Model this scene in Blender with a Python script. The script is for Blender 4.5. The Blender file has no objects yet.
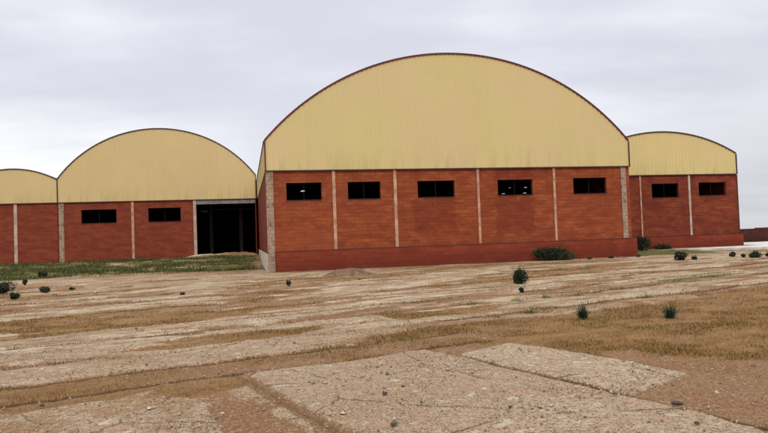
import bpy, math, random
import numpy as np
from mathutils import Vector, Matrix
random.seed(7); RNG = np.random.default_rng(11)
scene = bpy.context.scene
COL = scene.collection
R = math.radians
YAW = R(12.135); CY, SY = math.cos(YAW), math.sin(YAW)
GYAW = R(30.0); CG, SG = math.cos(GYAW), math.sin(GYAW)

# ---------------------------------------------------------------- helpers
def tag(o, label=None, cat=None, group=None, kind=None):
    if label: o['label'] = label
    if cat: o['category'] = cat
    if group: o['group'] = group
    if kind: o['kind'] = kind
    return o
def link(name, me, mat=None, parent=None, loc=None):
    o = bpy.data.objects.new(name, me); COL.objects.link(o)
    if mat: me.materials.append(mat)
    if parent: o.parent = parent
    if loc: o.location = loc
    return o
def np_mesh(name, V, F):
    """V (n,3); F (m,k) constant k"""
    V = np.asarray(V, dtype=np.float32); F = np.asarray(F, dtype=np.int32)
    me = bpy.data.meshes.new(name)
    me.vertices.add(len(V)); me.vertices.foreach_set('co', V.ravel())
    k = F.shape[1]
    me.loops.add(F.size); me.loops.foreach_set('vertex_index', F.ravel())
    me.polygons.add(len(F)); me.polygons.foreach_set('loop_start', np.arange(0, F.size, k, dtype=np.int32))
    me.update(calc_edges=True); me.validate()
    return me
class MB:
    def __init__(s): s.v = []; s.f = []
    def quad(s, a, b, c, d):
        n = len(s.v); s.v += [a, b, c, d]; s.f.append((n, n+1, n+2, n+3)); return s
    def box(s, x0, x1, y0, y1, z0, z1):
        n = len(s.v)
        s.v += [(x0,y0,z0),(x1,y0,z0),(x1,y1,z0),(x0,y1,z0),(x0,y0,z1),(x1,y0,z1),(x1,y1,z1),(x0,y1,z1)]
        for f in ((3,2,1,0),(4,5,6,7),(0,1,5,4),(1,2,6,5),(2,3,7,6),(3,0,4,7)): s.f.append(tuple(n+i for i in f))
        return s
    def build(s, name, mat, parent=None, loc=None, smooth=False, bevel=0):
        me = bpy.data.meshes.new(name); me.from_pydata([tuple(v) for v in s.v], [], s.f); me.update()
        if smooth:
            for p in me.polygons: p.use_smooth = True
        o = link(name, me, mat, parent, loc)
        if bevel:
            b = o.modifiers.new('bevel', 'BEVEL'); b.width = bevel; b.segments = 2; b.limit_method = 'ANGLE'
        return o
def L2W(s, b, z=0.0):        # yard frame of the buildings -> world
    return (s*CY - b*SY, s*SY + b*CY, z)

# value noise in numpy
def _h(ix, iy, seed):
    n = (ix.astype(np.int64)*374761393 + iy.astype(np.int64)*668265263 + seed*1442695041) & 0x7fffffff
    n = ((n ^ (n >> 13))*1274126177) & 0x7fffffff
    return ((n ^ (n >> 16)) & 0xffff)/65535.0
def vnoise(x, y, seed=0):
    ix = np.floor(x); iy = np.floor(y); fx = x-ix; fy = y-iy
    fx = fx*fx*(3-2*fx); fy = fy*fy*(3-2*fy)
    a = _h(ix, iy, seed); b = _h(ix+1, iy, seed); c = _h(ix, iy+1, seed); d = _h(ix+1, iy+1, seed)
    return (a*(1-fx)+b*fx)*(1-fy) + (c*(1-fx)+d*fx)*fy
def fbm(x, y, seed=0, oct=4):
    t = 0; a = 1; s = 0
    for o in range(oct):
        t = t + a*vnoise(x*2**o+17.3*o, y*2**o-9.1*o, seed+o); s += a; a *= .55
    return t/s
def sstep(a, b, x):
    t = np.clip((x-a)/(b-a), 0, 1); return t*t*(3-2*t)

# ---------------------------------------------------------------- ground field
# concrete yard poured in strips turned 30 degrees; u along, v across the strips
JOINTS = [8.05, 8.95, 10.35, 12.35, 13.7, 15.6, 17.5, 20.2, 22.6, 25.6, 28.0, 31.0]
PATCH = [ # u, v, ru, rv, kind(d=dry grass, g=green, c=bare pale concrete, s=reddish soil), amount
 (3.3,11.1,1.9,.62,'d',1.0), (-.6,11.9,1.6,.45,'c',1.0), (1.2,11.3,1.0,.35,'c',.7),
 (7.5,9.2,2.6,.55,'d',.8), (6.0,10.3,1.4,.35,'g',.25),
 (12.0,6.3,5.6,3.3,'d',1.0), (17.5,8.6,4.5,1.6,'d',.8), (9.0,7.6,3.0,2.0,'d',1.0), (24,8.0,5,3.0,'d',.8),
 (6.1,3.0,.9,1.1,'s',1.0),
 (12.3,10.6,1.6,.35,'c',.8), (10.2,11.0,1.4,.3,'c',.5), (14.2,10.9,1.8,.45,'c',.9),
 (12.1,12.0,1.6,.22,'g',.45), (14.3,10.45,2.2,.14,'g',.3), (19.0,12.9,2.6,.35,'g',.8), (22,11.4,1.4,.3,'g',.5),
 (4.5,19.4,1.6,.5,'c',1.0), (10.5,18.6,3.2,.55,'c',.9), (9.5,16.5,2.2,.35,'c',.8), (16,15.8,3.5,.5,'c',.9),
 (21,17,4,.6,'c',.7), (9.3,14.3,2.0,.25,'c',.8), (7.8,14.9,1.5,.3,'s',.8),
 (2.2,15.2,3.0,1.1,'d',.95), (5.8,16.2,2.2,.6,'s',.9), (2.0,17.2,2.6,.6,'d',.7), (7.9,17.4,1.6,.45,'c',.9), (12.5,13.1,3.0,.35,'s',.8), (16.5,18.3,3.5,.6,'s',.8), (9.6,22.5,2.6,.8,'s',.8), (5.5,24.5,3,.9,'c',.8), (3.8,21.2,2.4,.5,'c',1.0), (1.0,20,2.5,1.0,'s',.9), (-1.5,22.6,3,1.0,'s',.7), (9.5,20.3,2.0,.35,'c',.9), (18,23,3.5,.7,'c',.8), (24,19.5,3.5,.7,'s',.6), (26,22,5,.8,'c',.9), (7.6,10.6,1.6,.25,'c',.8), (4.8,12.9,1.6,.3,'c',.8), (2.2,12.6,1.1,.3,'c',.9), (-1.0,14.0,2.0,.35,'d',.6), (3.5,17.3,2.2,.5,'s',.8), (-4.5,17.5,2.5,.7,'s',.7),
 (6.8,12.6,2.4,.6,'s',.8), (11.5,14.9,2.4,.4,'s',.6), (4.0,4.6,.9,.6,'c',.4), (4.6,3.8,.8,1.0,'c',.5),
 (1.9,7.5,.7,.5,'d',.7), (.2,7.9,1.6,.35,'d',.55), (1.9,5.6,.35,1.2,'s',.8), (2.9,8.5,2.2,.25,'d',.7), (-.5,8.5,2.6,.45,'o',.9), (1.6,8.6,1.2,.25,'o',.6), (.6,7.7,1.0,.2,'o',.5),
 (13.8,24.6,2.6,1.1,'s',.8), (20,20,4,1.0,'d',.5), (27,14,3,1.0,'g',.5), (12.6,28.0,4,.8,'c',.6),
]
def height(x, y):
    s = x*CY + y*SY; b = -x*SY + y*CY
    left = 1 - sstep(1.0, 4.5, s)
    z = .50*sstep(40, 53, b)*left
    z = z + .13*sstep(35, 40.5, b)*sstep(20, 24, s)
    r = np.hypot(x, y)
    z = z + .09*(fbm(x*.35, y*.35, 5, 3)-.5)*sstep(4, 10, r)*(1-sstep(30, 40, b))
    # sandy heap across the open doorway, and a low spoil heap by the plinth
    dm = np.exp(-((b-54.2)/.9)**2)*sstep(-5.4, -3.6, s)*(1-sstep(.5, 1.3, s))
    z = z + dm*(.18+.28*fbm(s*1.1, b*.7, 9, 3))
    z = z - .009*np.maximum(r-75, 0)
    return z
def field(x, y):
    s = x*CY + y*SY; b = -x*SY + y*CY
    wx = .10*(fbm(x*1.3, y*1.3, 21, 4)-.5); wy = .16*(fbm(x*1.1, y*1.1, 22, 4)-.5)
    wv = .10*(fbm(x*3.7, y*3.7, 23, 4)-.5); u = x*CG + y*SG + wx + wv; v = -x*SG + y*CG + wy + wv
    r = np.hypot(x, y)
    str1 = fbm(u*.16, v*.95, 31, 5); str2 = fbm(u*.35, v*2.3, 32, 5); iso = fbm(x*.8, y*.8, 33, 5); fine = fbm(x*4, y*4, 34, 4)
    far = sstep(8.5, 13, v)
    conc = .60 + 3.0*(str1-.5)*far + .8*(str2-.5)*far + .35*(iso-.5)
    dry = .03 + .85*sstep(.51, .63, fbm(u*.22+3, v*.8, 38, 4)*.7+str2*.3)*far + .35*sstep(.52, .65, iso)
    green = np.zeros_like(x) + .0
    pale = .25 + 1.0*(fbm(u*.2, v*1.3, 35, 4)-.5)
    pch = fbm(u*.30+7, v*.75, 36, 4)
    conc = conc + 2.2*(pch-.5)*far; pale = pale + 1.6*(fbm(u*.28, v*.9, 37, 3)-.5)*far
    # every slab of a strip weathered in its own way: some bare and pale, some buried under soil
    bi = np.searchsorted(np.array(JOINTS+[34.5, 38.0]), v.ravel()).reshape(v.shape)
    Lc = 2.6+1.6*_h(bi, bi*0, 5); ci = np.floor((u+bi*1.37)/Lc)
    h1 = _h(ci, bi, 6); h2 = _h(ci, bi, 7)
    conc = conc + 1.1*(h1-.5)*far; pale = pale + 1.3*(h2-.45)*far
    dry = dry*(1-far*.5*(h1 > .6)) + far*.30*(h1 < .25)
    near = (v < 8.05)
    # near slabs
    near = (v < 8.05)
    s1 = near & (u > 2.42) & (u < 5.27)
    conc = np.where(s1, .97-.25*sstep(.5, .68, fbm(x*2.1, y*2.1, 45, 4)), conc); dry = np.where(s1, .0, dry); pale = np.where(s1, .12+.9*(iso-.5), pale)
    lf = near & (u <= 2.42)
    conc = np.where(lf, .74+1.0*(iso-.5), conc); dry = np.where(lf, .08+.5*sstep(.45, .62, fbm(x*1.5, y*1.5, 39, 4)), dry); pale = np.where(lf, .15, pale)
    rt = near & (u >= 5.27)
    conc = np.where(rt, .15+.3*(iso-.5), conc)
    for (pu, pv, ru, rv, k, am) in PATCH:
        d = ((u-pu)/ru)**2 + ((v-pv)/rv)**2
        d = d*(1+1.1*(fbm(u*.9+pu, v*2.2, 41, 4)-.5)) + .9*(fine-.5)
        w = am*(1-sstep(.55, 1.15, d))
        if k == 'd': conc = conc*(1-w); dry = dry + (0.95-dry)*w; pale = pale*(1-w)
        if k == 'o': conc = conc*(1-w); dry = np.maximum(dry, w); green = green + (.42-green)*w
        if k == 'g': green = green + (1-green)*w; conc = conc*(1-.6*w)
        if k == 'c': conc = conc + (1-conc)*w; dry = dry*(1-w); pale = pale + (.85-pale)*w
        if k == 's': conc = conc*(1-w); dry = dry*(1-.8*w); pale = pale*(1-w)
    # remnant of the neighbouring slab, its outer side crumbled to a ragged line
    edge = 6.55 + .22*(fbm(v*1.6, u*0, 44, 4)-.5) - .9*sstep(5.2, 4.2, v)*0
    rem = (u > 5.27)*(1-sstep(edge-.05, edge+.05, u+.10*(fine-.5)))*sstep(4.25+.25*(u-5.3), 4.45+.25*(u-5.3), v)*(1-sstep(7.35+.3*(u-5.8), 7.5+.3*(u-5.8), v))
    conc = np.maximum(conc*(1-rem), rem*.93); dry = dry*(1-rem); pale = pale*(1-rem)+rem*(.75+.5*(iso-.5))
    # joints with weeds growing in them
    jt = np.zeros_like(x)
    for i, j in enumerate(JOINTS):
        wd = .03 + .07*fbm(u*.5, v*0+i, 51, 3) + (.10*sstep(12, 30, r))
        jd = np.exp(-((v-j)/wd)**2)*sstep(.30, .5, fbm(u*.35+i*3.1, v*0, 52, 3))
        if j < 8.2 or 8.8 < j < 9.1: jd = np.exp(-((v-j)/(wd*1.1))**2)
        if j < 10.2: jd = jd*(1-.95*sstep(6.0, 7.5, u))
        jt = np.maximum(jt, jd)
    for j in (2.42, 5.27):
        wd = (.07 if j < 3 else .035) + .05*fbm(v*1.9, u*0, 53, 3)
        e_ = np.exp(-((u-j)/wd)**2)*(v < 8.15)
        if j < 3: conc = conc*(1-.95*e_); dry = dry + (.6-dry)*e_*.8; e_ = e_*.55
        jt = np.maximum(jt, e_)
    gap = sstep(8.0, 8.1, v)*(1-sstep(8.85, 9.0, v))          # the grown-over gap between two strips
    gap = gap*sstep(.15, .45, fbm(u*.4, v*1.5, 54, 3))
    conc = conc*(1-.9*gap); dry = np.maximum(dry*(1-.5*gap), gap*(.35+.5*(1-sstep(0, 3, u))+.4*sstep(6, 8, u)))
    conc = conc*(1-jt); dry = np.maximum(dry, .55*jt)
    # far yard in front of the hangars is soil and sand; grass bank on the left
    bank = sstep(37.6, 40.0, b + 3.0*(fbm(s*.3, b*.1, 61, 3)-.5))*(1-sstep(-.5, 1.6, s))*(1-sstep(55.9, 56.1, b))
    heap = sstep(53.1, 53.7, b)*sstep(-5.2, -4.2, s)
    bank = bank*(1-heap)*(1-.75*sstep(.56, .66, fbm(s*.35, b*.5, 62, 4)))
    green = np.maximum(green, bank); conc = conc*(1-bank); dry = dry*(1-bank)
    green = np.maximum(green, .8*sstep(33, 35, b+2*(iso-.5))*sstep(21, 23, s)*(1-sstep(38, 40, b))*(1-sstep(28, 30, s)))
    ins = sstep(56.3, 56.5, b)*(s < 1.1) + 1.0*((b > 34.6) & (s > 1.2) & (s < 22.4)) + 1.0*((b > 40.7) & (s > 23.2))*(b < 90)*(s < 35)
    ins = np.clip(ins, 0, 1)
    conc = conc*(1-ins); dry = dry*(1-ins); green = green*(1-ins); 
    return np.clip(conc, 0, 1), np.clip(dry, 0, 1), np.clip(green, 0, 1), np.clip(pale, 0, 1), jt, fine, ins

# ---------------------------------------------------------------- materials
def new_mat(name, rough=.8, spec=.3):
    m = bpy.data.materials.new(name); m.use_nodes = True
    nt = m.node_tree; bs = nt.nodes['Principled BSDF']
    bs.inputs['Roughness'].default_value = rough; bs.inputs['Specular IOR Level'].default_value = spec
    return m, nt, bs
class N:
    def __init__(s, nt): s.nt = nt
    def n(s, t, **kw):
        nd = s.nt.nodes.new(t)
        for k, v in kw.items(): setattr(nd, k, v)
        return nd
    def set(s, sock, v):
        if isinstance(v, bpy.types.NodeSocket): s.nt.links.new(v, sock)
        else: sock.default_value = v
    def math(s, op, a, b=0.0, c=None, clamp=False):
        nd = s.n('ShaderNodeMath', operation=op, use_clamp=clamp); s.set(nd.inputs[0], a); s.set(nd.inputs[1], b)
        if c is not None: s.set(nd.inputs[2], c)
        return nd.outputs[0]
    def mix(s, f, a, b, mode='MIX'):
        nd = s.n('ShaderNodeMix', data_type='RGBA', blend_type=mode)
        def c(v): return v if isinstance(v, bpy.types.NodeSocket) else (tuple(v)+(1,))[:4]
        s.set(nd.inputs[0], f); s.set(nd.inputs[6], c(a)); s.set(nd.inputs[7], c(b)); return nd.outputs[2]
    def coord(s, kind='Object'): return s.n('ShaderNodeTexCoord').outputs[kind]
    def mapping(s, vec, scale=(1,1,1), loc=(0,0,0), rot=(0,0,0)):
        nd = s.n('ShaderNodeMapping'); s.set(nd.inputs['Vector'], vec); nd.inputs['Scale'].default_value = scale
        nd.inputs['Location'].default_value = loc; nd.inputs['Rotation'].default_value = rot; return nd.outputs[0]
    def noise(s, vec, scale, detail=4, rough=.55, out=0, dist=0):
        nd = s.n('ShaderNodeTexNoise'); s.set(nd.inputs['Vector'], vec); nd.inputs['Scale'].default_value = scale
        nd.inputs['Detail'].default_value = detail; nd.inputs['Roughness'].default_value = rough; nd.inputs['Distortion'].default_value = dist
        return nd.outputs[out]
    def ramp(s, v, a, b, lo=0.0, hi=1.0):
        nd = s.n('ShaderNodeMapRange', interpolation_type='SMOOTHSTEP'); s.set(nd.inputs[0], v)
        for i, k in enumerate((a, b, lo, hi)): nd.inputs[1+i].default_value = k
        return nd.outputs[0]
    def sep(s, v):
        nd = s.n('ShaderNodeSeparateXYZ'); s.set(nd.inputs[0], v); return nd.outputs
    def comb(s, x, y, z=0.0):
        nd = s.n('ShaderNodeCombineXYZ'); s.set(nd.inputs[0], x); s.set(nd.inputs[1], y); s.set(nd.inputs[2], z); return nd.outputs[0]
    def bump(s, h, bs, strength=.5, dist=.02):
        nd = s.n('ShaderNodeBump'); s.set(nd.inputs['Height'], h); nd.inputs['Strength'].default_value = strength
        nd.inputs['Distance'].default_value = dist; s.nt.links.new(nd.outputs[0], bs.inputs['Normal'])

def brick_mat(name, c1, c2, mortar, dirt, side=False, row=.2, stains=(), dirt_amt=.5):
    m, nt, bs = new_mat(name, .85, .2); k = N(nt)
    o = k.coord('Object'); x, y, z = k.sep(o)
    hx = y if side else x
    wob = k.noise(k.mapping(o, (.6, .6, 1.5)), 1.0, 2)
    zz = k.math('ADD', z, k.math('MULTIPLY', k.math('SUBTRACT', wob, .5), .05))
    p = k.comb(hx, zz)
    bt = k.n('ShaderNodeTexBrick'); k.set(bt.inputs['Vector'], p)
    bt.inputs['Scale'].default_value = 1; bt.inputs['Brick Width'].default_value = .42; bt.inputs['Row Height'].default_value = row
    bt.inputs['Mortar Size'].default_value = .010; bt.inputs['Mortar Smooth'].default_value = .4; bt.inputs['Bias'].default_value = 0
    bt.inputs['Color1'].default_value = tuple(c1)+(1,); bt.inputs['Color2'].default_value = tuple(c2)+(1,); bt.inputs['Mortar'].default_value = tuple(mortar)+(1,)
    col = bt.outputs['Color']
    # bands where one batch of bricks meets another, laid unevenly
    band = k.noise(k.mapping(k.comb(hx, zz), (.9, 3.2, 1)), 1.0, 4, .6)
    col = k.mix(k.ramp(band, .44, .62, 0, .6), col, dirt)
    big = k.noise(k.comb(hx, z), .45, 5, .6)
    col = k.mix(k.ramp(big, .35, .7, 0, dirt_amt), col, dirt)
    lite = k.noise(k.comb(hx, z, 4.2), 1.4, 5, .65)
    col = k.mix(k.ramp(lite, .55, .8, 0, .35), col, [min(1, c*1.5) for c in c1])
    drip = k.noise(k.mapping(k.comb(hx, z), (3.0, .22, 1)), 1.0, 4, .6)
    topd = k.ramp(z, 3.9, 5.3, 0, 1)
    col = k.mix(k.math('MULTIPLY', k.ramp(drip, .5, .75, 0, .6), topd), col, [c*.45 for c in dirt])
    basd = k.ramp(k.math('ADD', z, k.math('MULTIPLY', big, .8)), .4, 1.5, .55, 0)
    col = k.mix(basd, col, [c*.6 for c in dirt])
    for (x0, x1, z0, z1, am, cc) in stains:
        nx = k.math('ADD', hx, k.math('MULTIPLY', k.math('SUBTRACT', k.noise(p, 3.5, 5), .5), 1.3))
        nz = k.math('ADD', z, k.math('MULTIPLY', k.math('SUBTRACT', k.noise(p, 2.8, 5), .5), 2.2))
        a = k.math('MULTIPLY', k.ramp(nx, x0-.12, x0+.12), k.ramp(nx, x1-.12, x1+.12, 1, 0))
        b_ = k.math('MULTIPLY', k.ramp(nz, z0-.35, z0+.35), k.ramp(nz, z1-.1, z1+.1, 1, 0))
        col = k.mix(k.math('MULTIPLY', k.math('MULTIPLY', a, b_), am), col, cc)
    nt.links.new(col, bs.inputs['Base Color'])
    h = k.math('ADD', k.math('MULTIPLY', bt.outputs['Fac'], -1.0), k.math('MULTIPLY', k.noise(o, 14, 3), .6))
    k.bump(h, bs, .5, .012)
    return m
def noisy(name, a, b, scale=3, rough=.8, spec=.3, sc=(1,1,1), bump=.3, bscale=30, metallic=0, c=None, lo=.35, hi=.65, dist=.01):
    m, nt, bs = new_mat(name, rough, spec); k = N(nt); o = k.coord('Object')
    f = k.noise(k.mapping(o, sc), scale, 5, .6)
    col = k.mix(k.ramp(f, lo, hi), a, b)
    if c is not None: col = k.mix(k.ramp(k.noise(k.mapping(o, sc, (3,7,1)), scale*2.3, 4), .58, .72), col, c)
    nt.links.new(col, bs.inputs['Base Color']); bs.inputs['Metallic'].default_value = metallic
    if bump: k.bump(k.noise(o, bscale, 4), bs, bump, dist)
    return m

def cladding_mat(name, base, alt, streak, side=False):
    m, nt, bs = new_mat(name, .55, .35); k = N(nt); o = k.coord('Object'); x, y, z = k.sep(o)
    hx = y if side else x
    p = k.comb(hx, z)
    col = k.mix(k.ramp(k.noise(p, .22, 4, .6), .35, .68), base, alt)
    # every sheet a little different
    sid = k.math('FLOOR', k.math('DIVIDE', hx, 1.05))
    wn = k.n('ShaderNodeTexWhiteNoise', noise_dimensions='2D'); k.set(wn.inputs['Vector'], k.comb(sid, k.math('FLOOR', k.math('DIVIDE', k.math('ADD', z, k.math('MULTIPLY', sid, .37)), 3.4))))
    col = k.mix(k.math('MULTIPLY', wn.outputs['Value'], .10), col, [c*.72 for c in alt])
    st = k.noise(k.mapping(p, (5.5, .18, 1)), 1.0, 5, .65)
    col = k.mix(k.ramp(st, .5, .75, 0, .5), col, streak)
    low = k.math('MULTIPLY', k.ramp(z, 5.3, 6.9, 1, 0), k.ramp(k.noise(k.mapping(p, (2.4, .3, 1)), 1.0, 4), .45, .7, 0, .45))
    col = k.mix(low, col, [c*.7 for c in streak])
    nt.links.new(col, bs.inputs['Base Color'])
    k.bump(k.noise(p, 1.2, 3), bs, .25, .03)
    return m

M = {}
RED1, RED2 = (.36, .060, .013), (.27, .036, .009)
M['brick_main'] = brick_mat('orange_red_block_wall', (.315,.078,.025), (.245,.053,.018), (.155,.042,.018), (.165,.031,.012), dirt_amt=.45,
    stains=((8.0-0.05,10.35,1.9,3.7,.5,(.135,.018,.009)), (12.75,15.0,1.6,3.7,.5,(.135,.018,.009)), (12.75,15.0,4.62,5.4,.5,(.135,.018,.009)), (.2,3.6,1.0,2.2,.35,(.29,.07,.025))))
M['brick_left'] = brick_mat('dark_red_block_wall', (.240,.050,.022), (.195,.039,.017), (.20,.055,.030), (.125,.022,.011), dirt_amt=.45)
M['brick_right'] = brick_mat('weathered_red_block_wall', (.245,.052,.019), (.190,.038,.015), (.12,.026,.014), (.10,.016,.009), dirt_amt=.75)
M['brick_side'] = brick_mat('side_block_wall', (.24,.040,.014), (.18,.028,.011), (.12,.025,.014), (.10,.016,.009), side=True)
M['plinth'] = brick_mat('red_plinth_wall', (.255,.048,.019), (.205,.035,.015), (.14,.026,.013), (.15,.024,.012), dirt_amt=.55, row=.25)
M['boundary'] = brick_mat('boundary_brick', (.10,.022,.012), (.06,.014,.010), (.05,.02,.015), (.03,.01,.008), row=.1)
M['clad'] = cladding_mat('yellow_sheet_cladding', (.57,.46,.195), (.58,.44,.225), (.54,.425,.165))
M['clad_left'] = cladding_mat('ochre_sheet_cladding', (.58,.435,.195), (.56,.415,.20), (.53,.385,.155))
M['clad_right'] = cladding_mat('ochre_sheet_cladding_b', (.60,.47,.205), (.58,.45,.20), (.54,.42,.16))
M['clad_side'] = cladding_mat('yellow_side_cladding', (.56,.42,.17), (.52,.38,.16), (.48,.34,.12), side=True)
M['roof'] = noisy('roof_sheet', (.30,.27,.22), (.22,.19,.16), .6, .6, .3)
M['trim_red'] = noisy('dark_red_trim', (.12,.014,.012), (.07,.012,.011), 2, .6)
M['trim_dark'] = noisy('dark_trim', (.075,.025,.018), (.04,.02,.016), 2, .6)
M['pillar_pink'] = noisy('pinkish_concrete', (.50,.30,.20), (.34,.17,.11), 2.5, .9, sc=(1,1,.8), c=(.62,.45,.33))
M['pillar_pale'] = noisy('pale_concrete', (.46,.36,.28), (.32,.22,.17), 2.0, .9, c=(.52,.43,.36))
M['white_base'] = noisy('whitewashed_base', (.62,.56,.45), (.42,.37,.29), 2.2, .9, c=(.7,.66,.58))
M['steel'] = noisy('grey_lintel', (.23,.22,.20), (.14,.13,.12), 2.5, .6)
M['rust'] = noisy('rusty_frame', (.018,.010,.008), (.010,.008,.007), 6, .7)
def block_mat(name, a, b, mor):
    m, nt, bs = new_mat(name, .92, .2); k = N(nt); o = k.coord('Object'); x, y, z = k.sep(o)
    bt = k.n('ShaderNodeTexBrick'); k.set(bt.inputs['Vector'], k.comb(k.math('ADD', x, y), z))
    bt.inputs['Scale'].default_value = 1; bt.inputs['Brick Width'].default_value = .22; bt.inputs['Row Height'].default_value = .2
    bt.inputs['Mortar Size'].default_value = .02; bt.inputs['Color1'].default_value = tuple(a)+(1,); bt.inputs['Color2'].default_value = tuple(b)+(1,); bt.inputs['Mortar'].default_value = tuple(mor)+(1,)
    col = k.mix(k.ramp(k.noise(o, 3.5, 4), .45, .7, 0, .8), bt.outputs['Color'], (.16,.07,.04))
    nt.links.new(col, bs.inputs['Base Color']); k.bump(k.math('MULTIPLY', bt.outputs['Fac'], -1), bs, .6, .02)
    return m
M['inner_steel'] = noisy('dark_inner_steel', (.022,.02,.018), (.015,.014,.013), 2)
M['block'] = block_mat('grey_block_pillar', (.36,.27,.20), (.30,.215,.155), (.27,.19,.135))
M['interior_floor'] = noisy('inside', (.05,.04,.03), (.03,.025,.02), 1)
m, nt, bs = new_mat('pale_glass', .25, .5); bs.inputs['Base Color'].default_value = (.40,.40,.38,1); M['glass'] = m
m, nt, bs = new_mat('clear_sheet', .35, .5); bs.inputs['Base Color'].default_value = (.3,.3,.28,1)

def ground_mat():
    m, nt, bs = new_mat('yard_ground', .95, .15); k = N(nt)
    at = k.n('ShaderNodeAttribute'); at.attribute_name = 'mask'; mr, mg, mb = k.sep(at.outputs['Color'])
    at2 = k.n('ShaderNodeAttribute'); at2.attribute_name = 'tone'; pale, jt, ins = k.sep(at2.outputs['Color'])
    o = k.coord('Object')
    f1 = k.noise(o, 9, 6, .7); f2 = k.noise(o, 24, 5, .8); f3 = k.noise(o, 1.1, 5, .6); f4 = k.noise(o, 52, 4, .75)
    f5 = k.noise(k.mapping(o, (1,1,1), (5,3,0)), 17, 5, .75); f6 = k.noise(k.mapping(o, (1,1,1), (1,9,0)), 5.0, 6, .75)
    uv = k.mapping(o, (1,1,1), (0,0,0), (0,0,-GYAW))
    st1 = k.noise(k.mapping(uv, (.6, 1.35, 1)), 1.0, 6, .7); st2 = k.noise(k.mapping(uv, (1.3, 3.6, 1), (3,5,0)), 1.0, 5, .7)
    mrn = k.math('ADD', mr, k.math('MULTIPLY', k.math('SUBTRACT', k.math('ADD', k.math('MULTIPLY', f1, .5), k.math('MULTIPLY', f6, .5)), .5), 1.5)); conc = k.ramp(mrn, .36, .62)
    mgn = k.math('ADD', mg, k.math('MULTIPLY', k.math('SUBTRACT', f5, .5), 1.6)); dry = k.ramp(mgn, .30, .80)
    mbn = k.math('ADD', mb, k.math('MULTIPLY', k.math('SUBTRACT', f1, .5), .9)); gr = k.ramp(mbn, .3, .65)
    soil = k.mix(k.ramp(f3, .40, .60), (.195,.092,.040), (.215,.122,.056))
    soil = k.mix(k.ramp(f2, .46, .58, 0, .8), soil, (.125,.060,.030))
    soil = k.mix(k.ramp(f5, .53, .62, 0, .7), soil, (.36,.225,.115))
    soil = k.mix(k.ramp(f4, .52, .62, 0, .5), soil, (.46,.33,.21))
    cc = k.mix(pale, (.27,.178,.103), (.50,.425,.285))
    cc = k.mix(k.ramp(f3, .46, .62, 0, .55), cc, (.25,.150,.080))
    cc = k.mix(k.ramp(f6, .46, .60, 0, .6), cc, (.27,.175,.095))
    cc = k.mix(k.ramp(f5, .48, .57, 0, .9), cc, (.19,.115,.062))       # stains and lichen
    cc = k.mix(k.ramp(f2, .50, .55, 0, .85), cc, (.125,.078,.050))
    cc = k.mix(k.ramp(f4, .51, .55, 0, .9), cc, (.45,.345,.225))
    f7 = k.noise(k.mapping(o, (1,1,1), (2,4,0)), 5.5, 5, .7); cc = k.mix(k.ramp(f7, .52, .62, 0, .55), cc, (.42,.25,.16)); cc = k.mix(k.ramp(f7, .34, .44, .55, 0), cc, (.56,.48,.34))
    vo = k.n('ShaderNodeTexVoronoi'); k.set(vo.inputs['Vector'], o); vo.inputs['Scale'].default_value = 24
    ag = k.math('MULTIPLY', k.ramp(vo.outputs['Distance'], .16, .28, 1, 0), k.ramp(k.noise(o, 3.0, 3), .35, .55))
    vs = k.sep(vo.outputs['Color'])[0]
    vc = k.n('ShaderNodeTexVoronoi', feature='DISTANCE_TO_EDGE'); k.set(vc.inputs['Vector'], k.mix(.18, k.mapping(o, (1,1,1)), k.noise(o, 2.2, 5, .7, out=1))); vc.inputs['Scale'].default_value = .75
    cc = k.mix(k.math('MULTIPLY', k.ramp(vc.outputs['Distance'], .003, .012, .8, 0), k.ramp(f3, .44, .52)), cc, (.10,.06,.035))
    cc = k.mix(k.math('MULTIPLY', ag, .8), cc, k.mix(k.ramp(vs, .3, .7), (.09,.06,.04), (.55,.46,.34)))
    dg = k.mix(k.ramp(f6, .42, .58), (.21,.105,.027), (.13,.075,.017)); dg = k.mix(k.ramp(f2, .46, .60), dg, (.10,.055,.018)); dg = k.mix(k.ramp(f4, .52, .62, 0, .6), dg, (.36,.22,.10))
    dg = k.mix(k.ramp(f3, .46, .60, 0, .7), dg, (.215,.095,.036)); dg = k.mix(k.ramp(st2, .42, .56, .6, 0), dg, (.27,.16,.065))
    gg = k.mix(k.ramp(f1, .4, .6), (.065,.070,.013), (.15,.125,.03)); gg = k.mix(k.ramp(f3, .44, .58, 0, .8), gg, (.022,.032,.008)); gg = k.mix(k.ramp(f7, .52, .62, 0, .6), gg, (.20,.15,.06))
    col = k.mix(conc, soil, cc)
    # long smears of soil, washed sand and thin crust edges that follow the strips
    far_ = k.ramp(k.sep(uv)[1], 8.5, 12)
    col = k.mix(k.math('MULTIPLY', k.ramp(st1, .53, .61, 0, .5), far_), col, (.15,.080,.032))
    col = k.mix(k.math('MULTIPLY', k.ramp(st1, .40, .47, .5, 0), far_), col, (.52,.43,.29))
    col = k.mix(k.math('MULTIPLY', k.ramp(st2, .55, .60, 0, .7), far_), col, (.13,.08,.034))
    col = k.mix(k.math('MULTIPLY', dry, .75), col, dg)
    col = k.mix(k.math('MULTIPLY', gr, .9), col, gg)
    jm = k.ramp(k.math('ADD', jt, k.math('MULTIPLY', k.math('SUBTRACT', f5, .5), .8)), .35, .8, 0, .9)
    col = k.mix(jm, col, (.065,.038,.017))
    col = k.mix(ins, col, (.26,.18,.12))
    nt.links.new(col, bs.inputs['Base Color'])
    h = k.math('ADD', k.math('MULTIPLY', f1, .6), k.math('ADD', k.math('MULTIPLY', f2, .45), k.math('MULTIPLY', ag, .35)))
    k.bump(h, bs, 1.0, .045)
    return m

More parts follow.
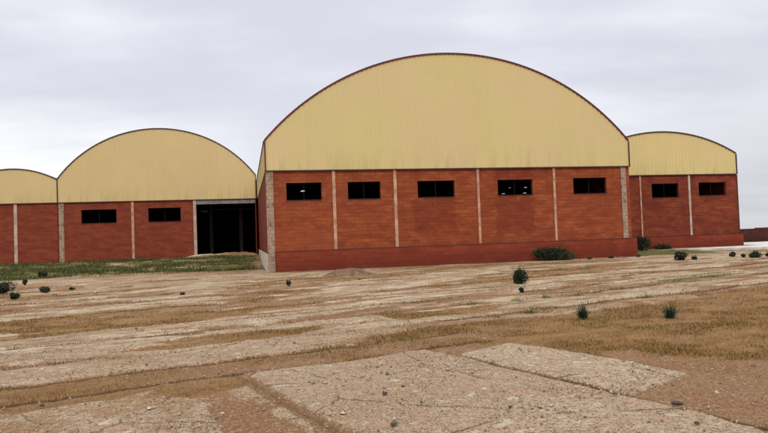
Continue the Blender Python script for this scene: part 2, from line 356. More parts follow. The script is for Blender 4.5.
# ---------------------------------------------------------------- ground mesh
def build_ground():
    ang = np.concatenate([np.radians(np.linspace(-180, -46, 50, endpoint=False)), np.radians(np.linspace(-46, 46, 620, endpoint=False)), np.radians(np.linspace(46, 180, 50, endpoint=False))])
    rr = np.concatenate([np.linspace(.3, 3.4, 16, endpoint=False), np.exp(np.linspace(math.log(3.4), math.log(62), 520, endpoint=False)), np.exp(np.linspace(math.log(62), math.log(2600), 60))])
    A, RR = np.meshgrid(ang, rr); X = (np.sin(A)*RR).ravel(); Y = (np.cos(A)*RR).ravel()
    conc, dry, green, pale, jt, fine, ins = field(X, Y)
    r = np.hypot(X, Y)
    Z = height(X, Y)
    nearw = 1-sstep(25, 45, r)
    cs = sstep(.38, .62, conc)
    Z = Z + nearw*(.022*cs - .022*jt + .03*(fbm(X*1.1, Y*1.1, 73, 4)-.5) + .010*(fine-.5)*(1-cs)*2 + .012*(fbm(X*9, Y*9, 74, 3)-.5) + .02*dry*(fbm(X*5, Y*5, 71, 3)-.3))
    na, nr = len(ang), len(rr)
    V = np.stack([X, Y, Z], 1)
    i, j = np.meshgrid(np.arange(nr-1), np.arange(na), indexing='ij'); j2 = (j+1) % na
    F = np.stack([i*na+j, i*na+j2, (i+1)*na+j2, (i+1)*na+j], -1).reshape(-1, 4)
    F = F[:, ::-1]
    # centre cap: triangle fan squashed into quads of the first ring
    me = np_mesh('ground', V, F)
    for nm, (a, b, c) in (('mask', (conc, dry, green)), ('tone', (pale, jt, ins))):
        at = me.attributes.new(nm, 'FLOAT_COLOR', 'POINT')
        at.data.foreach_set('color', np.stack([a, b, c, np.ones_like(a)], 1).astype(np.float32).ravel())
    me.polygons.foreach_set('use_smooth', np.ones(len(F), dtype=bool))
    o = link('ground', me, ground_mat()); tag(o, kind='structure')
    return o
build_ground()

# ---------------------------------------------------------------- grass and stones that nobody could count
def gz(x, y):
    x = np.atleast_1d(np.asarray(x, float)); y = np.atleast_1d(np.asarray(y, float))
    return height(x, y)
def blades(name, P, hgt, wid, lean, mat, label, cat, seg=2):
    n = len(P); a = RNG.uniform(0, 2*np.pi, n); d = np.stack([np.cos(a), np.sin(a)], 1)
    la = RNG.uniform(0, 2*np.pi, n); l = np.stack([np.cos(la), np.sin(la)], 1)*(lean*hgt)[:, None]
    w = wid/2
    b0 = np.c_[P[:, :2]-d*w[:, None], P[:, 2]-.01]; b1 = np.c_[P[:, :2]+d*w[:, None], P[:, 2]-.01]
    mid = P[:, :2]+l*.35; m0 = np.c_[mid-d*w[:, None]*.7, P[:, 2]+hgt*.6]; m1 = np.c_[mid+d*w[:, None]*.7, P[:, 2]+hgt*.6]
    t = np.c_[P[:, :2]+l, P[:, 2]+hgt]
    V = np.stack([b0, b1, m1, m0, t], 1).reshape(-1, 3)
    k = np.arange(n)*5
    F = np.concatenate([np.stack([k, k+1, k+2], 1), np.stack([k, k+2, k+3], 1), np.stack([k+3, k+2, k+4], 1)])
    me = np_mesh(name, V, F); o = link(name, me, mat); tag(o, label, cat, kind='stuff'); return o
def leaf_mat(name, cols, rough=.7):
    m, nt, bs = new_mat(name, rough, .25); k = N(nt); o = k.coord('Object')
    gi = k.n('ShaderNodeNewGeometry')
    col = k.mix(k.ramp(gi.outputs['Random Per Island'], 0, 1), cols[0], cols[1])
    col = k.mix(k.ramp(k.noise(o, 1.3, 3), .5, .7, 0, .8), col, cols[2])
    nt.links.new(col, bs.inputs['Base Color'])
    return m
M['dry'] = leaf_mat('dry_grass_blades', ((.28,.15,.05), (.17,.09,.028), (.36,.22,.09)))
M['bank'] = leaf_mat('bank_grass_blades', ((.070,.080,.015), (.028,.040,.010), (.13,.105,.028)))
M['grn'] = leaf_mat('green_grass_blades', ((.080,.098,.018), (.040,.055,.011), (.15,.125,.03)))
M['dryweed'] = leaf_mat('dry_weed_blades', ((.26,.15,.045), (.15,.085,.025), (.15,.13,.03)))
M['weed'] = leaf_mat('dark_weed_blades', ((.030,.055,.018), (.014,.030,.010), (.05,.075,.02)))
M['bush'] = leaf_mat('dark_bush_leaves', ((.028,.042,.015), (.011,.018,.008), (.060,.066,.022)))
M['sapling'] = leaf_mat('spiky_leaves', ((.024,.055,.030), (.012,.030,.018), (.06,.09,.035)))
M['paleweed'] = leaf_mat('pale_weed_blades', ((.27,.26,.10), (.18,.17,.06), (.36,.30,.14)))
M['stem'] = noisy('brown_stem', (.05,.035,.02), (.03,.02,.012), 8)

def scatter(n, r0, r1, a0=-44, a1=44):
    r = np.exp(RNG.uniform(math.log(r0), math.log(r1), n)*1.0)
    # area-ish weighting between log and uniform
    a = np.radians(RNG.uniform(a0, a1, n))
    return np.sin(a)*r, np.cos(a)*r, r
x, y, r = scatter(420000, 3.6, 34)
c, d, g, p, jt, fine, ins = field(x, y)
clump = fbm(x*3.2, y*3.2, 81, 3)
prob = sstep(.45, .95, d)*sstep(.38, .62, clump)*.55 + .06*sstep(.2, .6, d) + .30*jt*sstep(.45, .6, clump)
keep = (RNG.random(len(x)) < prob) & (c < .6) & (ins < .1) & (g < .4)
x, y, r, jk = x[keep], y[keep], r[keep], jt[keep]
h = RNG.uniform(.012, .05, len(x))*(.6+.8*clump[keep])*(1-.25*sstep(12, 30, r))*np.where(RNG.random(len(x)) < .03, 1.8, 1)
blades('dry_grass', np.c_[x, y, height(x, y)+.0], h, np.clip(.0045*(r/6), .004, .02), RNG.uniform(.2, 1.1, len(x)), M['dry'], 'short dry ochre grass growing over the broken concrete yard', 'dry grass')
print('dry', len(x))
rr_ = np.exp(RNG.uniform(math.log(8.8), math.log(36), 420000)); aa_ = np.radians(RNG.uniform(-40, 40, 420000)); x, y = np.sin(aa_)*rr_, np.cos(aa_)*rr_
c, d, g, p, jt, fine, ins = field(x, y); cl = fbm(x*1.1, y*1.6, 86, 4)
keep = (RNG.random(len(x)) < (.75*d*sstep(.40, .60, cl)+.35*jt*sstep(.45, .6, cl))) & (ins < .1) & (g < .4) & (-x*SY+y*CY < 33)
x, y, rr_, cl = x[keep], y[keep], rr_[keep], cl[keep]
blades('dry_weeds', np.c_[x, y, height(x, y)], RNG.uniform(.012, .036, len(x))*(.3+1.2*(cl-.35)/.3), .005+.0006*rr_, RNG.uniform(.2, 1.0, len(x)), M['dryweed'], 'clumped brown and olive weeds across the middle of the yard', 'dry weeds')
print('mid', len(x))
x, y, r = scatter(160000, 9, 46)
c, d, g, p, jt, fine, ins = field(x, y)
keep = (RNG.random(len(x)) < g*.5*sstep(.35, .6, fbm(x*1.2, y*1.2, 82, 3)) + .05*jt) & (ins < .1) & (r < 41)
x, y, r = x[keep], y[keep], r[keep]
blades('weed_cover', np.c_[x, y, height(x, y)], RNG.uniform(.03, .12, len(x)), np.clip(.006*(r/8), .005, .03), RNG.uniform(.2, .9, len(x)), M['grn'], 'low olive green weeds along the slab edges of the yard', 'weeds')
print('weed', len(x))
# grass bank below the left hangars
s_ = RNG.uniform(-26, 1.3, 90000); b_ = RNG.uniform(37, 56, 90000); x = s_*CY-b_*SY; y = s_*SY+b_*CY
c, d, g, p, jt, fine, ins = field(x, y)
keep = (RNG.random(len(x)) < g*.8*sstep(.38, .58, fbm(x*.7, y*.9, 83, 4))); x, y = x[keep], y[keep]
hb = RNG.uniform(.04, .20, len(x))*(.4+1.2*fbm(x*.5, y*.9, 84, 3))
blades('grass_bank', np.c_[x, y, height(x, y)], hb, RNG.uniform(.02, .04, len(x)), RNG.uniform(.2, .9, len(x)), M['bank'], 'green grass bank in front of the left hangars', 'grass')
print('bank', len(x))

def pebble_field():
    x, y, r = scatter(36000, 3.6, 24)
    c, d, g, p, jt, fine, ins = field(x, y)
    cl = fbm(x*1.7, y*1.7, 91, 3)
    keep = (RNG.random(len(x)) < sstep(.42, .7, cl)*.6+.08) & (d < .7); x, y, r, c = x[keep], y[keep], r[keep], c[keep]
    n = len(x); s = RNG.uniform(.005, .016, n)*np.where(RNG.random(n) < .03, 2.0, 1)
    z = height(x, y)+.033*sstep(.38, .62, c)
    base = np.array([(1,0,0),(0,1,0),(-1,0,0),(0,-1,0),(.1,.1,.8),(0,0,-.6)], float)
    V = base[None]*s[:, None, None]*RNG.uniform(.6, 1.4, (n, 6, 3))
    a = RNG.uniform(0, 6.28, n); ca, sa = np.cos(a)[:, None], np.sin(a)[:, None]
    V = np.stack([V[..., 0]*ca-V[..., 1]*sa, V[..., 0]*sa+V[..., 1]*ca, V[..., 2]], -1) + np.stack([x, y, z+.003], 1)[:, None]
    f = np.array([(0,1,4),(1,2,4),(2,3,4),(3,0,4),(1,0,5),(2,1,5),(3,2,5),(0,3,5)])
    F = (np.arange(n)[:, None, None]*6+f[None]).reshape(-1, 3)
    m, nt, bs = new_mat('mixed_gravel', .9, .2); k = N(nt); gi = k.n('ShaderNodeNewGeometry')
    cr = k.n('ShaderNodeValToRGB'); k.set(cr.inputs[0], gi.outputs['Random Per Island'])
    e = cr.color_ramp.elements; e[0].color = (.12,.08,.055,1); e[1].color = (.44,.36,.26,1); q = e.new(.5); q.color = (.34,.23,.16,1)
    nt.links.new(cr.outputs[0], bs.inputs['Base Color'])
    tag(link('gravel', np_mesh('gravel', V.reshape(-1, 3), F), m), 'loose gravel and crumbs of concrete on the yard', 'gravel', kind='stuff')
pebble_field()

# ---------------------------------------------------------------- hangars
def wall_holes(x0, x1, z0, z1, holes, thick, name, mat, parent):
    xs = sorted({x0, x1, *[h[0] for h in holes], *[h[1] for h in holes]}); zs = sorted({z0, z1, *[h[2] for h in holes], *[h[3] for h in holes]})
    def solid(i, j):
        if i < 0 or j < 0 or i >= len(xs)-1 or j >= len(zs)-1: return False
        cx, cz = (xs[i]+xs[i+1])/2, (zs[j]+zs[j+1])/2
        return not any(h[0] < cx < h[1] and h[2] < cz < h[3] for h in holes)
    mb = MB(); T = thick
    for i in range(len(xs)-1):
        for j in range(len(zs)-1):
            if not solid(i, j): continue
            a, b, c, d = xs[i], xs[i+1], zs[j], zs[j+1]
            mb.quad((a,0,c),(b,0,c),(b,0,d),(a,0,d)); mb.quad((b,T,c),(a,T,c),(a,T,d),(b,T,d))
            if not solid(i-1, j): mb.quad((a,T,c),(a,0,c),(a,0,d),(a,T,d))
            if not solid(i+1, j): mb.quad((b,0,c),(b,T,c),(b,T,d),(b,0,d))
            if not solid(i, j-1): mb.quad((a,T,c),(b,T,c),(b,0,c),(a,0,c))
            if not solid(i, j+1): mb.quad((a,0,d),(b,0,d),(b,T,d),(a,T,d))
    return mb.build(name, mat, parent)

def corrug(x0, x1, bot, topf, pitch=.25, depth=.035, y0=0.0):
    """front sheet: verts along x with a trapezoidal profile"""
    xs = []; x = x0
    while x < x1-1e-6:
        for fx, dy in ((0, 0), (.52, 0), (.62, -1), (.90, -1)):
            xx = x+fx*pitch
            if xx < x1: xs.append((xx, dy*depth))
        x += pitch
    xs.append((x1, 0))
    V = []; F = []
    for (xx, dy) in xs: V += [(xx, y0+dy, bot), (xx, y0+dy, topf(xx))]
    for i in range(len(xs)-1): F.append((2*i, 2*i+2, 2*i+3, 2*i+1))
    return V, F

def window(parent, x0, x1, z0, z1, shards=0, bars=2, seed=0):
    rnd = random.Random(seed)
    t = .03; yb = .15
    f = MB()
    f.box(x0+.002, x1-.002, yb, yb+.05, z0+.002, z0+t); f.box(x0+.002, x1-.002, yb, yb+.05, z1-t, z1-.002)
    f.box(x0+.002, x0+t, yb, yb+.05, z0+t, z1-t); f.box(x1-t, x1-.002, yb, yb+.05, z0+t, z1-t)
    for i in range(bars):
        xx = x0+(x1-x0)*(i+1)/(bars+1); f.box(xx-.010, xx+.010, yb+.01, yb+.04, z0+t, z1-t)
    fo = f.build('window', M['rust'], parent)
    # broken sill bricks: uneven dark sill
    sl = MB(); sl.box(x0+.003, x1-.003, -.03, .13, z0-.001, z0+.035); sl.build('sill', M['trim_dark'], fo)
    if shards:
        for i in range(shards):
            g = MB()
            cx = rnd.uniform(x0+.25, x1-.25); cz = rnd.choice([z0+rnd.uniform(.1, .2), z1-rnd.uniform(.2, .45), (z0+z1)/2])
            w = rnd.uniform(.12, .38); hh = rnd.uniform(.03, .065); yy = yb+.02; tl = rnd.uniform(-.05, .05)
            pts = [(-w/2, -hh/2), (w*rnd.uniform(.2, .5), -hh/2+rnd.uniform(0, .03)), (w/2, hh/2*rnd.uniform(0, 1)), (rnd.uniform(-.1, .1)*w, hh/2)]
            lo = [(cx+a, yy+b*.5+tl*a, cz+b) for a, b in pts]; hi = [(a, b+.005, c) for a, b, c in lo]
            n = 0; g.v += lo+hi; g.f += [(n, n+1, n+2, n+3), (n+7, n+6, n+5, n+4)] + [(n+q, n+4+q, n+4+(q+1) % 4, n+(q+1) % 4) for q in range(4)]
            g.build('broken_pane', M['glass'], fo)  # glass shards coloured pale to stand in for glimpses of light
    return fo

def hangar(name, label, s0, s1, d, depth, arc, wins, pillars, brick, clad, plinth=None, door=None, zbase=-.4, pitch=.25, eave=5.38, wall_t=.22, group=None, white_side=False, flank=.22):
    root = bpy.data.objects.new(name, None); COL.objects.link(root)
    root.location = L2W(s0, d); root.rotation_euler = (0, 0, YAW); tag(root, label, 'hangar', group)
    W = s1-s0; cx, Ra, cz = arc; cx -= s0
    top = lambda x: cz+math.sqrt(max(Ra**2-(x-cx)**2, .01))
    holes = [(a-s0, b-s0, z0, z1) for (a, b, z0, z1, *_) in wins]
    if door: holes.append((door[0]-s0, door[1]-s0, zbase, door[3]))
    wall_holes(0, W, zbase, eave, holes, wall_t, 'front_wall', M[brick], root)
    # flanks, rear wall
    MB().box(0, wall_t, wall_t+.002, depth-.21, zbase, eave).build('side_wall', M['brick_side'], root)
    MB().box(W-flank, W, wall_t+.002, depth-.21, zbase, eave).build('side_wall', M['brick_side'], root)
    for a_, b_ in ((-.027, .3), (W-.3, W+.027)):
        MB().box(a_, b_, .03, depth-.22, eave+.003, eave+.06).build('leak_seal', M['steel'], root)  # strips added to block daylight leaking in between wall and cladding
    rb = MB(); n = 40
    for i in range(n):
        a, b = -.03+(W+.06)*i/n, -.03+(W+.06)*(i+1)/n
        for yy, o in ((depth-.2, 0), (depth-.01, 1)):
            q = [(a, yy, zbase), (b, yy, zbase), (b, yy, top(b)+.035), (a, yy, top(a)+.035)]
            rb.quad(*(q if not o else q[::-1]))
    rb.build('rear_wall', M['brick_side'], root)
    # gable cladding in ribbed sheet, with a back skin so it has a thickness
    V, F = corrug(-.03, W+.03, eave-.04, lambda x: top(min(max(x, 0), W))+.0, pitch, .016, -.03)
    mb = MB(); mb.v = V; mb.f = F
    n0 = len(V); k = len(V)
    V2 = [(x, .02, z) for (x, y, z) in V]; mb.v = V+V2; mb.f = F+[tuple(n0+i for i in f[::-1]) for f in F]
    gc = mb.build('gable_cladding', M[clad], root)
    # side cladding up to the springing
    for sx, nm in ((-.03, 0), (W+.03, 1)):
        zz = top(0 if nm == 0 else W)
        V, F = corrug(0, depth, eave-.04, lambda x: zz, pitch, .018, 0)
        V = [((-.0 if nm else 0)+sx+(dy if nm == 0 else -dy), xx, z) for (xx, dy, z) in V]
        if nm == 0: F = [f[::-1] for f in F]
        mb = MB(); mb.v = V; mb.f = F; mb.build('side_cladding', M['clad_side'], root)
    # roof vault
    th0 = math.atan2(top(0)-cz, 0-cx); th1 = math.atan2(top(W)-cz, W-cx)
    n = 56; rf = MB()
    for i in range(n+1):
        th = (th0+.006)+(th1-th0-.012)*i/n
        for rr in (Ra+.02, Ra+.06):
            for yy in (-.02, depth): rf.v.append((cx+rr*math.cos(th), yy, cz+rr*math.sin(th)))
    for i in range(n):
        a = i*4; b = a+4
        rf.f += [(a, a+1, b+1, b), (a+2, b+2, b+3, a+3), (a, b, b+2, a+2), (a+1, a+3, b+3, b+1)]
    rf.build('roof', M['roof'], root, smooth=False)
    # verge flashing along the arch
    vt = MB()
    for i in range(n+1):
        th = th0+(th1-th0)*i/n
        for rr, yy in ((Ra-.015, -.085), (Ra+.068, -.085), (Ra+.068, -.022), (Ra-.015, -.022)):
            vt.v.append((cx+rr*math.cos(th), yy, cz+rr*math.sin(th)))
    for i in range(n):
        a = i*4; b = a+4
        for q in range(4): vt.f.append((a+q, a+(q+1) % 4, b+(q+1) % 4, b+q))
    vt.f += [(0,1,2,3), (n*4+3, n*4+2, n*4+1, n*4)]
    vt.build('verge_trim', M['trim_red'] if brick == 'brick_main' else M['trim_dark'], root)
    for xx in (-.055, W-.015):
        MB().box(xx, xx+.07, -.088, -.024, eave-.03, top(0 if xx < 0 else W)-.04).build('corner_trim', M['trim_red'] if brick == 'brick_main' else M['trim_dark'], root)
    MB().box(-.06, W+.06, -.092, -.003, eave-.10, eave-.042).build('base_trim', M['trim_dark'], root)
    for (px, w, z0, z1, kind) in pillars:
        o = MB().box(px-s0-w/2, px-s0+w/2, -.045, -.003, z0, z1-.005).build('pillar', M[kind], root, bevel=.006)
        if kind == 'block': o['label'] = 'wide grey pillar of mottled blocks'
    if plinth:
        p0, p1, ph = plinth
        MB().box(p0-s0, p1-s0, -.22, -.048, zbase, ph-.03).build('plinth', M['plinth'], root, bevel=.01)
        MB().box(p0-s0-.01, p1-s0+.01, -.228, -.047, ph-.028, ph).build('plinth_top_strip', M['trim_dark'], root)  # thin dark strip along the top of the plinth
    for i, w in enumerate(wins):
        window(root, w[0]-s0, w[1]-s0, w[2], w[3], w[4] if len(w) > 4 else 0, seed=i*7+int(abs(s0)*10), bars=w[5] if len(w) > 5 else 2)
    if door:
        MB().box(door[0]-s0+.003, door[1]-s0-.003, -.01, .16, door[3]-.0+.003-.38, door[3]-.003).build('lintel', M['steel'], root, bevel=.01)
    if white_side:
        MB().box(-.05, -.003, .3, 23, zbase, .95).build('foundation', M['white_base'], root)
    return root

E_ = 5.30
main = hangar('hangar', 'largest hangar, five windows in orange red brick under a tall yellow arched gable', 1.15, 22.33, 34.4, 50,
    (11.70, 13.94, -2.19),
    [(2.18,4.05,3.72,4.67,1,1), (5.46,7.26,3.71,4.67,0,1), (9.35,11.48,3.72,4.66,0,1), (14.03,16.16,3.74,4.65,4,1), (18.7,20.83,3.73,4.68,0,1)],
    [(1.32,.38,-.3,E_,'block'), (4.71,.17,1.09,E_,'pillar_pink'), (8.07,.17,1.09,E_,'pillar_pink'), (12.86,.14,1.09,E_,'pillar_pink'), (17.49,.14,1.09,E_,'pillar_pink'), (21.93,.34,1.09,E_,'block')],
    'brick_main', 'clad', plinth=(1.53, 22.52, 1.09), white_side=True)
ha = hangar('hangar', 'tall arched hangar left of the largest one, with two windows and a dark open doorway', -14.66, .98, 56.4, 45,
    (-6.80, 9.60, 1.69),
    [(-12.94,-10.26,3.56,4.69,0,1), (-7.79,-5.21,3.54,4.71,0,1)],
    [(-14.42,.38,-.2,E_,'block'), (-9.0,.2,-.2,E_,'pillar_pink'), (-4.08,.24,-.2,E_,'pillar_pale')],
    'brick_left', 'clad_left', door=(-3.94,.92,0,E_-.0), pitch=.3, flank=.05)
for xx in (11.6, 14.2):
    MB().box(xx, xx+.22, 3.6, 3.82, 0, 5.9).box(xx-.04, xx+.26, 3.5, 3.54, 0, 5.9).build('added_column', M['inner_steel'], ha)  # columns added inside to catch some daylight in the black doorway
MB().box(10.4, 15.4, 2.2, 2.3, 4.52, 4.60).box(10.4, 15.4, 2.2, 2.3, 4.86, 4.92).build('added_beam', M['inner_steel'], ha)  # beam likewise added to catch daylight behind the door
MB().box(10.95, 11.5, 1.9, 1.95, 4.36, 4.44).build('inner_strip', M['steel'], ha)  # short grey strip high in the doorway
hb_ = hangar('hangar', 'lowest arched hangar at the far left, windowless dark red brick cut by the picture edge', -21.12, -14.70, 56.4, 45,
    (-17.92, 6.26, 1.79), [], [(-17.78,.24,-.2,E_,'pillar_pale'), (-20.95,.2,-.2,E_,'pillar_pink')], 'brick_left', 'clad_left', pitch=.3)
hr = hangar('hangar', 'low arched hangar right of the largest one, weathered red brick with three windows', 23.18, 34.95, 40.5, 45,
    (29.06, 11.95, -3.60),
    [(24.1,26.28,3.73,4.72,0,1), (28.02,30.15,3.70,4.72,0,1), (31.79,34.01,3.77,4.74,0,1)],
    [(27.11,.10,1.0,E_,'pillar_pink'), (31.0,.16,1.0,E_,'pillar_pale')],
    'brick_right', 'clad_right', plinth=(22.75, 35.1, .98), pitch=.28)
# a drainpipe on the outer corner of the right hangar
MB().box(11.775, 11.84, -.02, .06, 0, 5.25).build('drainpipe', M['trim_dark'], hr)

# ---------------------------------------------------------------- low boundary wall and pale pavement on the right
w = MB(); rnd = random.Random(3)
x0 = 33.0
segs = []
while x0 < 62:
    L = rnd.uniform(1.2, 2.6); hgt = 1.32+rnd.choice([0, 0, .05, -.06, .08]); segs.append((x0, x0+L, hgt)); x0 += L
for i, (a, b, hgt) in enumerate(segs): w.box(a, b-.002, 0, .22, -.3, hgt)
bw = w.build('boundary_wall', M['boundary'], None, loc=(0, 0, 0)); bw.location = L2W(0, 46.2); bw.rotation_euler = (0, 0, YAW)
tag(bw, 'low dark brick boundary wall beyond the right hangar', 'wall')
P = [(28.2,38.6),(29.0,37.3),(32.4,35.2),(40,33.4),(62,30),(62,46.1),(35.3,46.1),(35.3,38.9)]
V = []
for (s, b) in P: V.append(L2W(s, b, .155))
for (s, b) in P: V.append(L2W(s, b, -.05))
n = len(P); F = [tuple(range(n))]+[(i, i+n, (i+1) % n+n, (i+1) % n) for i in range(n)]
me = bpy.data.meshes.new('pavement'); me.from_pydata(V, [], F)
tag(link('pavement', me, noisy('pale_pavement', (.60,.58,.52), (.42,.39,.33), 1.6, .85, c=(.33,.28,.22))), kind='structure')

# ---------------------------------------------------------------- bushes and tufts
def leaves(n, rx, ry, rz, lobes, size, seed, up=.2):
    g = np.random.default_rng(seed)
    L = [(g.uniform(-.45, .45)*rx, g.uniform(-.45, .45)*ry, rz*(.22+g.uniform(0, .55)), g.uniform(.28, .60)) for _ in range(lobes)]
    C = []
    while len(C) < n:
        l = L[g.integers(len(L))]; v = g.normal(size=3); v /= np.linalg.norm(v); rr = g.uniform(.55, 1.0)**.6*l[3]*(1+.35*g.normal()*.4)
        p = np.array([l[0]+v[0]*rr*rx, l[1]+v[1]*rr*ry, l[2]+v[2]*rr*rz*.75])
        if p[2] > .01: C.append(p)
    C = np.array(C)
    a = g.normal(size=(n, 3)); a[:, 2] += up; a /= np.linalg.norm(a, axis=1)[:, None]
    b = np.cross(a, g.normal(size=(n, 3))); b /= np.linalg.norm(b, axis=1)[:, None]
    s = (size*g.uniform(.6, 1.4, n))[:, None]
    C = C*(1+.22*(g.random((n, 1)) < .12)*g.random((n, 1))); V = np.stack([C-a*s, C+b*s*.45, C+a*s, C-b*s*.45], 1).reshape(-1, 3)
    F = np.arange(n*4).reshape(-1, 4)
    return V, F
def stems(n, h, spread, seed, r=.008):
    g = random.Random(seed); mb = MB()
    for i in range(n):
        a = g.uniform(0, 6.28); sp = g.uniform(.3, 1)*spread; hh = h*g.uniform(.6, 1)
        bx, by = math.cos(a)*spread*.12, math.sin(a)*spread*.12; tx, ty = math.cos(a)*sp, math.sin(a)*sp
        k = len(mb.v)
        for (cx, cy, cz, rr) in ((bx, by, -.05, r), (bx+(tx-bx)*.4, by+(ty-by)*.4, hh*.5, r*.7), (tx, ty, hh, r*.3)):
            for q in range(5): mb.v.append((cx+rr*math.cos(q*1.257), cy+rr*math.sin(q*1.257), cz))
        for lv in (0, 5):
            for q in range(5): mb.f.append((k+lv+q, k+lv+(q+1) % 5, k+lv+5+(q+1) % 5, k+lv+5+q))
    return mb
def ground_pt(px, py, z=0):      # only used through the constants below (world metres)
    pass
def bush(x, y, w, h, seed, label, n=1500, size=.03, lobes=6, mat='bush', name='bush', cat='bush', group=None, depth=None, dz=0):
    z = float(gz(x, y)[0])+dz
    r = bpy.data.objects.new(name, None); COL.objects.link(r); r.location = (x, y, z); tag(r, label, cat, group)
    r.rotation_euler = (0, 0, YAW)
    V, F = leaves(n, w/2*1.05, (depth or w)/2, h*.78, lobes, size, seed)
    link('foliage', np_mesh('foliage', V, F), M[mat], r)
    stems(14, h*1.12, w*.50, seed, max(.006, h*.02)).build('stem', M['stem'], r)
    return r
def tuft(x, y, w, h, seed, label, n=160, mat='sapling', name='grass_tuft', cat='grass tuft', group=None, wid=.012):
    g = np.random.default_rng(seed); z = float(gz(x, y)[0])
    a = g.uniform(0, 6.28, n); lean = g.uniform(.05, 1, n)**.8; hh = h*g.uniform(.45, 1.0, n)*(1-.35*lean)
    d = np.stack([np.cos(a), np.sin(a)], 1); pr = np.stack([-d[:, 1], d[:, 0]], 1)
    b = d*g.uniform(0, .22, n)[:, None]*w; V = []
    rows = []
    for t, ww in ((0, 1), (.35, .95), (.7, .6), (1, .06)):
        c = b+d*(lean*w*.5*t**1.4)[:, None]; zz = hh*(t-.22*lean*t**3)-(.02 if t == 0 else 0)
        rows.append(np.c_[c-pr*wid*ww/2, zz]); rows.append(np.c_[c+pr*wid*ww/2, zz])
    V = np.stack(rows, 1).reshape(-1, 3); k = np.arange(n)*8
    F = np.concatenate([np.stack([k+2*i, k+2*i+1, k+2*i+3, k+2*i+2], 1) for i in range(3)])
    r = bpy.data.objects.new(name, None); COL.objects.link(r); r.location = (x, y, z+.01); tag(r, label, cat, group)
    link('leaf_blades', np_mesh('leaf_blades', V, F), M[mat], r)
    # a few taller seed stalks
    s = stems(7, h*1.25, w*.35, seed, .004); s.build('stalk', M['stem'], r)
    return r
bush(4.25, 20.7, .56, .60, 1, 'round dark green bush standing alone in the yard before the largest hangar', n=2400, size=.03)
bush(3.70, 17.8, .27, .20, 2, 'small flat dark bush just in front of the round one', n=600, size=.022, lobes=3)
tuft(3.6, 12.0, .38, .37, 3, 'spiky dark green tuft at the edge of the dry grass, nearer the picture centre', n=150, wid=.012)
tuft(5.04, 11.6, .40, .34, 4, 'spiky dark green tuft right of centre, beside a pale slab', n=130, wid=.012)
bush(-3.48, 23.2, .20, .32, 5, 'little dark shrub before the grey corner pillar of the largest hangar', n=500, size=.028, lobes=3)
bush(-6.59, 20.9, .22, .13, 6, 'tiny dark plant on a pale strip of the yard at left', n=260, size=.028, lobes=3)
bush(-14.5, 24.4, .95, .58, 7, 'widest dark bush at the left edge of the yard', n=2600, size=.035, lobes=9)
bush(-12.35, 21.6, .36, .30, 8, 'dark bush touching the near side of the widest left bush', n=800, size=.028, lobes=4)
bush(-12.72, 24.2, .40, .28, 9, 'dark plant right of the widest left bush, below the grass bank', n=800, size=.028, lobes=4)
bush(-16.3, 29.3, .28, .34, 10, 'upright little dark shrub between the widest bush and the grass bank', n=500, size=.035, lobes=3)
bush(-19.7, 37.2, .60, .52, 11, 'dark shrub on the grass bank, under the brick of the lowest hangar', n=900, size=.045, lobes=4)
bush(-12.6, 26.0, .32, .14, 12, 'flat brownish plant on a pale strip under the grass bank', n=260, size=.03, lobes=3)
x, y, _ = L2W(16.8, 33.55); bush(x, y, 2.8, .85, 13, 'large low dark bush against the plinth of the largest hangar', n=5200, size=.055, lobes=14, depth=.9)
x, y, _ = L2W(26.15, 39.3); bush(x, y, 1.75, 1.10, 14, 'tall dark bush in the corner between the largest and the right hangar', n=3200, size=.055, lobes=8, depth=1.0)
x, y, _ = L2W(28.0, 39.5); bush(x, y, 2.0, .42, 15, 'low dark weeds at the plinth of the right hangar', n=1500, size=.05, lobes=7, depth=.6)
bush(14.52, 31.9, .62, .46, 16, 'dark bush in front of the right hangar, larger of the pair below its middle window', n=1100, size=.04, lobes=4)
bush(15.0, 31.6, .30, .26, 17, 'smaller dark bush of the pair below the middle window of the right hangar', n=400, size=.04, lobes=3)
bush(17.75, 33.3, .45, .32, 18, 'dark bush before the white pavement, closest to the right hangar', n=700, size=.04, lobes=3)
bush(17.9, 32.4, .34, .22, 19, 'smallest dark bush in the row before the white pavement', n=500, size=.035, lobes=3)
bush(18.15, 32.0, .72, .46, 20, 'biggest dark bush in the row before the white pavement', n=1300, size=.04, lobes=5)
bush(18.65, 31.6, .50, .34, 21, 'dark bush at the right picture edge before the white pavement', n=800, size=.04, lobes=4)
for i, (s, b) in enumerate([(18.9, 33.3), (20.3, 33.4), (21.9, 33.2), (23.2, 36.5)]):
    x, y, _ = L2W(s, b); tuft(x, y, .5, .22, 40+i, ['low olive weed right of the large plinth bush', 'low olive weed under the fifth window of the largest hangar', 'low olive weed at the right end of the plinth of the largest hangar', 'low olive weed before the tall corner bush'][i], n=90, mat='grn', name='weed', cat='weed', group='weeds along the plinth', wid=.03)
# pale dry plants on the strip edges behind the tufts
for i, (x, y, lb) in enumerate([(3.1, 15.6, 'pale green weed left of a row on the slab edge'), (3.9, 16.0, 'pale green weed in the middle of a row on the slab edge'), (4.8, 16.4, 'pale green weed at the right end of a row on the slab edge'), (6.1, 15.2, 'pale straw weed behind the spiky tufts'), (2.95, 13.4, 'pale weed just behind the left spiky tuft')]):
    tuft(x, y, .50, .13, 60+i, lb, n=90, mat='paleweed', name='weed', cat='weed', group='weeds on the slab edge', wid=.010)

